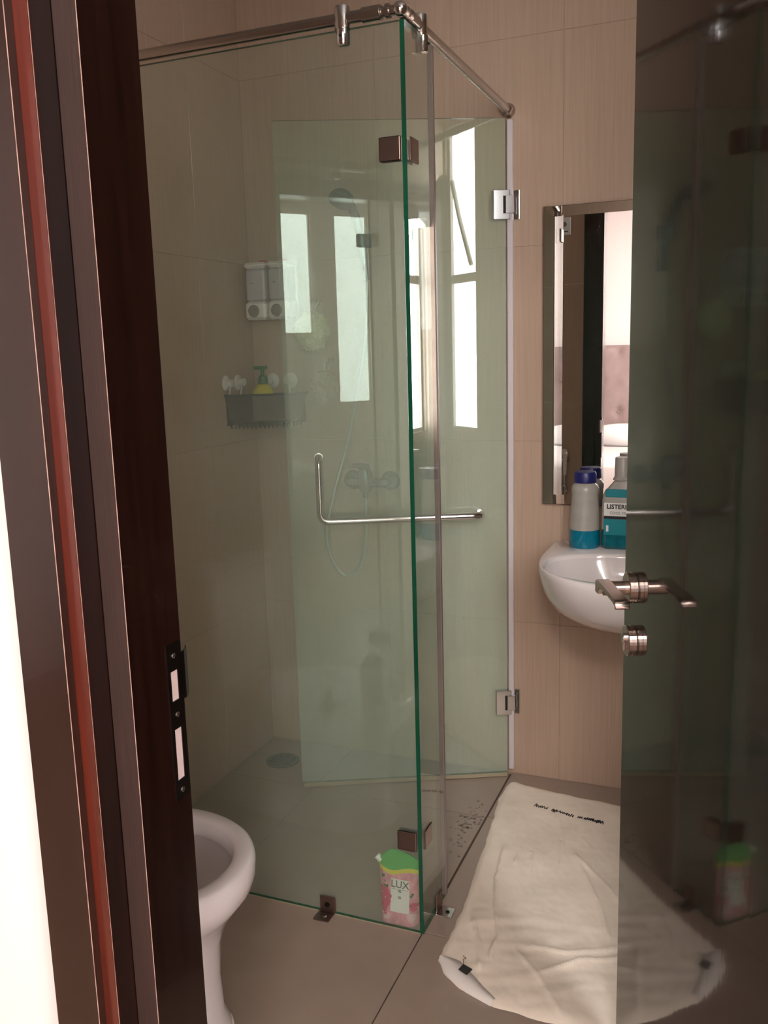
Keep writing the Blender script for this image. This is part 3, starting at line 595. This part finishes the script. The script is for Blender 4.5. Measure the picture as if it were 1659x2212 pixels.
# bottles on the deck
DK = .8237
q = thing('refill_bottle', 'milky clear bottle with navy cap and a little turquoise mouthwash', 'bottle', (-.456, 2.742, DK))
bc = (-.456, 2.742, 0)
mk('body', lathe([(.0455, .880), (.0440, .93), (.0425, .955), (.0405, .975), (.0400, .988), (.0415, .994), (.0415, 1.004), (.0385, 1.015), (.031, 1.022), (.031, 1.026)], bc, seg=32, cap=False), 'bottle', q, smooth=40)
mk('mouthwash', lathe([(.0005, DK+.0003), (.043, DK+.0003), (.0462, DK+.008), (.0464, DK+.03), (.0456, .880), (.0005, .880)], bc, seg=32), 'aqua', q, smooth=40)
mk('cap', lathe([(.0005, 1.024), (.0335, 1.024), (.0340, 1.028), (.0335, 1.052), (.031, 1.057), (.0005, 1.058)], bc, seg=32), 'bluecap', q, smooth=40)
q = thing('mouthwash_bottle', 'clear branded bottle of teal mouthwash with frosted grey cap, beside the door edge', 'bottle', (-.345, 2.742, DK))
lx0, lx1, ly0, ly1 = -.404, -.286, 2.712, 2.772
ML = lambda v: v
mk('mouthwash', bbox((lx0, ly0, DK+.0003), (lx1, ly1, .885), .018, 5), 'teal', q, smooth=40)
mk('body', loft([[(a, b, z) for a, b in L2] for z, L2 in ((.885, [(p_[0], p_[1]) for p_ in bbox((lx0, ly0, 0), (lx1, ly1, 1), .018, 5)[0][24:48]]), (.975, [(-.345+(p_[0]+.345)*.97, 2.742+(p_[1]-2.742)*.97) for p_ in bbox((lx0, ly0, 0), (lx1, ly1, 1), .018, 5)[0][24:48]]), (1.000, [(-.345+(p_[0]+.345)*.86, 2.742+(p_[1]-2.742)*.9) for p_ in bbox((lx0, ly0, 0), (lx1, ly1, 1), .018, 5)[0][24:48]]), (1.020, [(-.345+(p_[0]+.345)*.55, 2.742+(p_[1]-2.742)*.7) for p_ in bbox((lx0, ly0, 0), (lx1, ly1, 1), .018, 5)[0][24:48]]), (1.034, [(-.345+(p_[0]+.345)*.33, 2.742+(p_[1]-2.742)*.62) for p_ in bbox((lx0, ly0, 0), (lx1, ly1, 1), .018, 5)[0][24:48]]))], False, True), 'bottle', q, smooth=40)
mk('neck_ring', lathe([(.0005, 1.034), (.027, 1.034), (.028, 1.037), (.024, 1.044), (.0005, 1.044)], (-.345, 2.742, 0), seg=24), 'bottle', q)
mk('cap', lathe([(.0005, 1.044), (.0235, 1.044), (.0225, 1.10), (.021, 1.103), (.0005, 1.103)], (-.345, 2.742, 0), seg=24), 'greycap', q, smooth=40)
yl = ly0-.0012
mk('teal_collar', bbox((-.390, yl+.0005, .985), (-.300, yl+.006, 1.009), .002, 2), 'teallabel', q)
lb = mk('front_label', box((-.394, yl, .928), (-.296, yl+.0011, .968)), 'label', q)
mk('black_band', box((-.394, yl, .919), (-.296, yl+.0011, .9275)), 'black', q)
mk('teal_label', box((-.394, yl, .870), (-.296, yl+.0011, .9185)), 'teallabel', q)
mk('white_seal', box((-.387, yl-.0004, .880), (-.380, yl, .899)), 'label', q)
pl = lambda cx_, cz: (lambda a, b, c: (cx_+a, yl-.0003-c, cz+b))
mk('lettering', text_geo('LISTERINE', .0185, pl(-.345, .956), bold=.0006), 'black', lb)
mk('small_lettering', text_geo('COOL MINT', .0115, pl(-.345, .937)), 'text', lb)

# ------------------------------------------------------------------ bevelled mirror
X0, X1, Z0, Z1, B_ = -.597, -.03, .944, 1.847, .030
mo = thing('wall_mirror', 'tall rectangular mirror with slanted glass borders hanging above the basin', 'mirror', (-.31, YB, Z0))
ym, ye = YB-.015, YB-.0115
V = [(X0, ye, Z0), (X1, ye, Z0), (X1, ye, Z1), (X0, ye, Z1), (X0+B_, ym, Z0+B_), (X1-B_, ym, Z0+B_), (X1-B_, ym, Z1-B_), (X0+B_, ym, Z1-B_)]
V = [(a, b+(a-X1)*.0070-.001, c) for a, b, c in V]   # hangs a touch askew: left side further off the wall
mk('mirror_glass', (V[4:], [(0, 1, 2, 3)]), 'mirror', mo)
mk('bevel', (V, [(0, 1, 5, 4), (1, 2, 6, 5), (2, 3, 7, 6), (3, 0, 4, 7)]), 'mirror', mo)
mk('backing', box((X0-.0015, ye+.0002, Z0-.0015), (X1+.0015, YB-.0005, Z1+.0015), lambda v: Vector((v.x, v.y+((v.x-X1)*.0070-.001 if v.y < YB-.005 else 0), v.z))), 'mirroredge', mo)

# ------------------------------------------------------------------ towel bath mat
Lft = [(-.692, 2.738), (-.697, 2.702), (-.698, 2.612), (-.679, 2.451), (-.664, 2.314), (-.657, 2.196), (-.643, 2.087), (-.638, 2.0), (-.636, 1.9), (-.634, 1.812)]
Bot = [(-.634, 1.812), (-.606, 1.771), (-.549, 1.734), (-.477, 1.708), (-.392, 1.700), (-.300, 1.705), (-.18, 1.735), (-.06, 1.77)]
Top = [(-.692, 2.738), (-.676, 2.747), (-.597, 2.727), (-.535, 2.718), (-.444, 2.709), (-.33, 2.698), (-.20, 2.69), (-.05, 2.69)]
Rgt = [(-.05, 2.69), (-.04, 2.3), (-.05, 2.0), (-.06, 1.77)]
def samp(P, t):
    P = [Vector((*p, 0)) for p in P]; D = [0]
    for i in range(1, len(P)): D.append(D[-1]+(P[i]-P[i-1]).length)
    s = t*D[-1]
    for i in range(1, len(P)):
        if s <= D[i]+1e-9: k = (s-D[i-1])/(D[i]-D[i-1]); return P[i-1].lerp(P[i], k)
    return P[-1]
cre = [[(-.609, 2.317), (-.589, 2.165), (-.559, 2.044), (-.523, 1.938), (-.521, 1.848)], [(-.597, 1.97), (-.556, 1.889), (-.535, 1.808)], [(-.409, 2.349), (-.314, 2.153), (-.269, 2.02)],
       [(-.393, 2.33), (-.317, 2.25), (-.265, 2.181)], [(-.502, 2.562), (-.467, 2.46), (-.439, 2.301)], [(-.565, 2.319), (-.558, 2.259)], [(-.531, 2.331), (-.514, 2.238)], [(-.488, 2.346), (-.489, 2.271)],
       [(-.433, 1.924), (-.334, 1.933), (-.239, 1.985)], [(-.383, 1.846), (-.32, 1.912), (-.234, 1.951)], [(-.369, 1.835), (-.292, 1.814), (-.223, 1.824)], [(-.458, 1.888), (-.399, 1.824), (-.339, 1.736)]]
cw = [(.009, .005), (.008, .006), (.009, .006), (.007, .006), (.005, .005), (.005, .005), (.005, .005), (.005, .005), (.006, .010), (.007, .008), (.0, .010), (.005, .010)]
def sd(p, P):
    best = (9, 0)
    for i in range(len(P)-1):
        a, b = Vector(P[i]), Vector(P[i+1]); ab = b-a; t = max(0, min(1, (p-a).dot(ab)/ab.length_squared)); c = a+ab*t; d = p-c
        l = d.length
        if l < best[0]: best = (l, math.copysign(1, ab.x*d.y-ab.y*d.x))
    return best
def th(x_, y_):
    p = Vector((x_, y_)); z = .0075+.004*mnoise.noise(Vector((x_*7, y_*7, 0)))+.0030*mnoise.noise(Vector((x_*20+y_*6, y_*9, 3)))+.0022*mnoise.noise(Vector((x_*9+y_*9, y_*30-x_*14, 9)))*(1 if y_ < 2.05 else .3)+.0009*mnoise.noise(Vector((x_*70, y_*50, 3)))
    for P, (hh, wd) in zip(cre, cw):
        l, s = sd(p, P)
        if l < .08: z += hh*math.exp(-(l/wd)**2)*.7*(1 if s > 0 else .55)+hh*.45*math.exp(-(l/.030)**2)*(1 if s > 0 else 0)
    return z
NU, NVv = 120, 170; V = []; tz = {}
for j in range(NVv+1):
    v = j/NVv
    for i in range(NU+1):
        u = i/NU
        p = samp(Lft, v)*(1-u)+samp(Rgt, v)*u+samp(Top, u)*(1-v)+samp(Bot, u)*v-(Vector((*Lft[0], 0))*(1-u)*(1-v)+Vector((*Top[-1], 0))*u*(1-v)+Vector((*Lft[-1], 0))*(1-u)*v+Vector((*Bot[-1], 0))*u*v)
        e = min(u, 1-u)*.6; e = min(e, min(v, 1-v)*1.0); k = min(1, e/.02)
        wob = .004*mnoise.noise(Vector((p.x*25, p.y*25, 1)))*(1-k)
        z = max(.0012, th(p.x, p.y)*(.15+.85*k**.6))
        V.append((p.x+wob, p.y+wob, z))
F = [(j*(NU+1)+i, (j+1)*(NU+1)+i, (j+1)*(NU+1)+i+1, j*(NU+1)+i+1) for j in range(NVv) for i in range(NU)]
tw = thing('bath_towel', 'cream cotton towel laid as a bath mat on the floor before the shower', 'towel', (-.38, 2.2, 0))
mk('cloth', (V, F), 'towel', tw, smooth=True)
# pale folded corner at the lower left
fc = []; 
for t in range(13):
    a = samp([(-.634, 1.815), (-.606, 1.769), (-.549, 1.732), (-.477, 1.706)], t/12); b = samp([(-.628, 1.822), (-.585, 1.820), (-.535, 1.775), (-.470, 1.722)], t/12)
    fc.append([(a.x, a.y, .001), (a.x+.001, a.y+.001, max(.008, th(a.x, a.y)*.4)), ((a.x+b.x)/2, (a.y+b.y)/2, max(.012, th((a.x+b.x)/2, (a.y+b.y)/2)+.002)), (b.x, b.y, th(b.x, b.y)+.0015), (b.x, b.y, th(b.x, b.y)-.001)])
mk('folded_hem', loft(fc, closed=False), 'towelhem', tw, smooth=True, label='paler folded corner')
tg = []
for a, b in ((-.578, 1.800), (-.553, 1.790), (-.560, 1.768), (-.583, 1.779)): tg.append((a+.010, b-.002))
mk('care_tag', loft([[(a, b, .0165) for a, b in tg], [(a, b, .0185) for a, b in tg]], True, True), 'black', tw, label='black woven tag')
mk('loose_thread', tube(spline([(-.566, 1.797, .017), (-.572, 1.812, .019), (-.568, 1.820, .018), (-.577, 1.826, .018)], 4), .0007, 5), 'ink', tw)
# row of dark handwritten thread marks (illegible in the photograph, upside down)
rnd = random.Random(5); g = []
def tzz(x_, y_): return th(x_, y_)+.0012
for x0_, x1_, amp, th_ in ((-.578, -.536, .009, .0011), (-.522, -.503, .008, .0013), (-.498, -.452, .008, .0012), (-.438, -.424, .005, .0012), (-.418, -.360, .008, .0019)):
    P = []; n = int((x1_-x0_)/.0035)+3
    for i in range(n):
        x_ = x0_+(x1_-x0_)*i/(n-1)+rnd.uniform(-.001, .001); base = 2.603-(x_+.58)*.20; y_ = base+amp*1.9*(.5 if i % 2 else -.5)*rnd.uniform(.4, 1.2); P.append((x_, y_, tzz(x_, y_)))
    g.append(tube(spline(P, 4), th_, 5))
mk('stitched_writing', join(*g), 'ink', tw, label='illegible dark stitched writing')

# ------------------------------------------------------------------ soap refill pouch inside the shower
q = thing('soap_refill_pouch', 'pink and green soap refill pouch with white label standing behind the fixed glass', 'pouch', (-.780, 1.94, -.004))
px0, px1 = -.836, -.722
def pouch(z): # (x0, x1, half thickness)
    k = (z+.004)/.19
    wv = .5-.12*math.cos(k*5); t = .028*max(0, 1-k)**.8+.0012; ins = .004*math.sin(PI*k)*0
    return px0-.0+(.006*(1-k)), px1-.006*(1-k), t
def band(z0, z1, n=10, wave0=False, wave1=False, topcut=False):
    L = []
    for j in range(n+1):
        k = j/n; row = []
        for s in (-1, 1):
            R = []
            for i in range(17):
                u = i/16
                a = z0+(.006*math.sin(u*6.5+2.5) if wave0 else 0); b = z1+(.006*math.sin(u*6.5+2.5) if wave1 else 0)
                if topcut: b = z1-.022*(max(0, u-.45)/.55)**2-.030*(max(0, .30-u)/.30)
                z = a+(b-a)*k; x0_, x1_, t = pouch(z); yy = 1.940+s*t*max(0, 1-(2*u-1)**4)**.5*(1+.06*math.sin(z*90+u*9))
                R.append((x0_+(x1_-x0_)*u, yy, z))
            row += R if s < 0 else R[::-1]
        L.append(row)
    return loft(L, True, True)
mk('pink_body', band(-.004, .130, 14, False, True), 'pink', q, smooth=60)
mk('yellow_band', band(.130, .141, 2, True, True), 'pyellow', q, smooth=60)
mk('green_top', band(.141, .187, 6, True, False, True), 'pgreen', q, smooth=60)
mk('spout_cap', join(lathe([(.0005, 0), (.0085, 0), (.0085, .016), (.0005, .017)], (-.829, 1.940, .150), (-.75, 0, .66), 16), lathe([(.0005, -.01), (.005, -.01), (.005, 0), (.0005, 0)], (-.829, 1.940, .150), (-.75, 0, .66), 12)), 'white', q)
yf = lambda x_, z: 1.940-pouch(z)[2]*max(.0, 1-(2*(x_-pouch(z)[0])/(pouch(z)[1]-pouch(z)[0])-1)**4)**.5*1.06-.0007
def decal(x0_, x1_, z0, z1, nx=6, nz=8, off=0):
    F_ = []; A = []
    for j in range(nz+1):
        for i in range(nx+1):
            x_ = x0_+(x1_-x0_)*i/nx; z = z0+(z1-z0)*j/nz; A.append((x_, yf(x_, z)-off, z))
    return A, [(j*(nx+1)+i, j*(nx+1)+i+1, (j+1)*(nx+1)+i+1, (j+1)*(nx+1)+i) for j in range(nz) for i in range(nx)]
lb = mk('white_label', decal(-.797, -.747, .030, .115), 'label', q)
def pt(cx_, cz, off=.0012): return lambda a, b, c: (cx_+a, yf(cx_+a, cz+b)-off-c, cz+b)
mk('lettering', text_geo('LUX', .026, pt(-.772, .102), bold=.0002), 'text', lb)
mk('small_lettering', text_geo('=\n=', .016, pt(-.772, .077), bold=.0003), 'text', lb)
mk('rule_line', decal(-.795, -.749, .0895, .0902, 6, 1, .0008), 'text', lb)
def petals(n, rr, z0, z1, mat, seed):
    R_ = random.Random(seed); g = []
    for k in range(n):
        x_ = R_.choice((R_.uniform(px0+.012, -.800), R_.uniform(-.744, px1-.012), R_.uniform(px0+.014, px1-.014) if z0 < .015 else R_.uniform(px0+.012, -.802))); z = R_.uniform(z0, z1); r = rr*R_.uniform(.6, 1.2)
        A = [(x_, yf(x_, z)-.0007, z)]+[(x_+r*(.8+.2*math.sin(3*t))*math.cos(t), yf(x_+r*math.cos(t), z+r*math.sin(t))-.0004, z+r*math.sin(t)) for t in [2*PI*i/12 for i in range(12)]]
        g.append((A, [(0, i+1, (i+1) % 12+1) for i in range(12)]))
    return join(*g)
mk('printed_petals', petals(16, .010, .022, .085, 'hotpink', 3), 'hotpink', q, kind='stuff')
mk('printed_petals', petals(9, .011, .012, .022, 'palepink', 8), 'palepink', q, label='pale pink petal print', kind='stuff')
mk('printed_leaves', petals(10, .004, .05, .118, 'green', 11), 'green', q, label='dark green leaf print', kind='stuff')

# ------------------------------------------------------------------ things seen only in the mirror
sw = thing('heater_switch', 'square white wall switch with round knob, seen reflected in the mirror', 'switch', (-.865, YF, 2.02))
mk('switch_plate', bbox((-.905, YF+.0005, 1.978), (-.832, YF+.010, 2.062), .004, 2), 'white', sw)
mk('knob', lathe([(.0005, 0), (.012, 0), (.011, .008), (.0005, .009)], (-.863, YF+.010, 2.03), (0, 1, 0), 18), 'grey', sw)
mk('printed_mark', box((-.885, YF+.0102, 1.992), (-.845, YF+.0106, 1.997)), 'text', sw)
sp_ = thing('bidet_sprayer', 'white bidet sprayer on a chrome valve, seen reflected in the mirror', 'sprayer', (-.855, YF, .80))
mk('valve', join(lathe([(.0005, 0), (.022, 0), (.020, .008), (.009, .012), (.009, .04), (.0005, .04)], (-.86, YF+.0005, .70), (0, 1, 0), 20), lathe([(.0005, 0), (.012, 0), (.012, .03), (.0005, .03)], (-.86, YF+.04, .69), (0, 0, 1), 14)), 'chrome', sp_)
mk('holder', join(bbox((-.865, YF+.0005, .845), (-.830, YF+.03, .865), .003, 2)), 'chrome', sp_)
mk('spray_gun', tube([(-.845, YF+.045, .78), (-.845, YF+.045, .86), (-.845, YF+.050, .885), (-.845, YF+.075, .905)], [.009, .011, .014, .016], 12), 'white', sp_, smooth=40)
mk('hose', tube(spline([(-.845, YF+.045, .78), (-.845, YF+.05, .62), (-.85, YF+.06, .50), (-.86, YF+.055, .58), (-.86, YF+.04, .69)], 6), .005, 8), 'hose', sp_)
# ------------------------------------------------------------------ bedroom: bed with tufted headboard
hb = thing('bed', 'white bed with tall grey button-tufted headboard, seen reflected in the mirror', 'bed', (-1.9, -1.4, 0))
hx0, hx1, hz0, hz1 = -1.42, -1.05, .0, 1.42
# headboard stands against the far wall, its right end just visible past the door frame
V = []; nx, nz = 60, 40; hx0 = -1.23; hx1 = .35
by = BY+.004
but = [(hx0+.14+.28*i+(.14 if j % 2 else 0), .62+.26*j) for i in range(6) for j in range(4)]
for j in range(nz+1):
    for i in range(nx+1):
        x_ = hx0+(hx1-hx0)*i/nx; z = .30+(1.43-.30)*j/nz; e = min(x_-hx0, hx1-x_, 1.43-z); d = .085*min(1, (max(e, 0)/.03))**.5
        for bx_, bz_ in but:
            r_ = math.hypot(x_-bx_, z-bz_); d -= .028*math.exp(-(r_/.035)**2)
            if abs(x_-bx_) < .03 and abs(z-bz_) < .13: d -= .010*math.exp(-((x_-bx_)/.010)**2)
        V.append((x_, by+max(.002, d), z))
F = [(j*(nx+1)+i, (j+1)*(nx+1)+i, (j+1)*(nx+1)+i+1, j*(nx+1)+i+1) for j in range(nz) for i in range(nx)]
mk('headboard', (V, F), 'headb', hb, smooth=True)
for bx_, bz_ in but:
    if bx_ < hx1-.05 and bz_ < 1.38: mk('button', sphere((bx_, by+.062, bz_), .012, 10, 6, (1, .6, 1)), 'headb', hb, smooth=True)
mk('mattress', bbox((hx0+.02, by+.095, .25), (hx1-.02, -.75, .62), .06, 4), 'bed', hb, smooth=50)
mk('bed_base', bbox((hx0+.02, by+.095, .0005), (hx1-.02, -.75, .25), .02, 3), 'headb', hb)
mk('pillow', sphere((-.88, by+.26, .70), 1, 24, 16, (.30, .13, .10)), 'bed', hb, smooth=True)
mk('pillow', sphere((-.15, by+.26, .70), 1, 24, 16, (.30, .13, .10)), 'bed', hb, smooth=True)
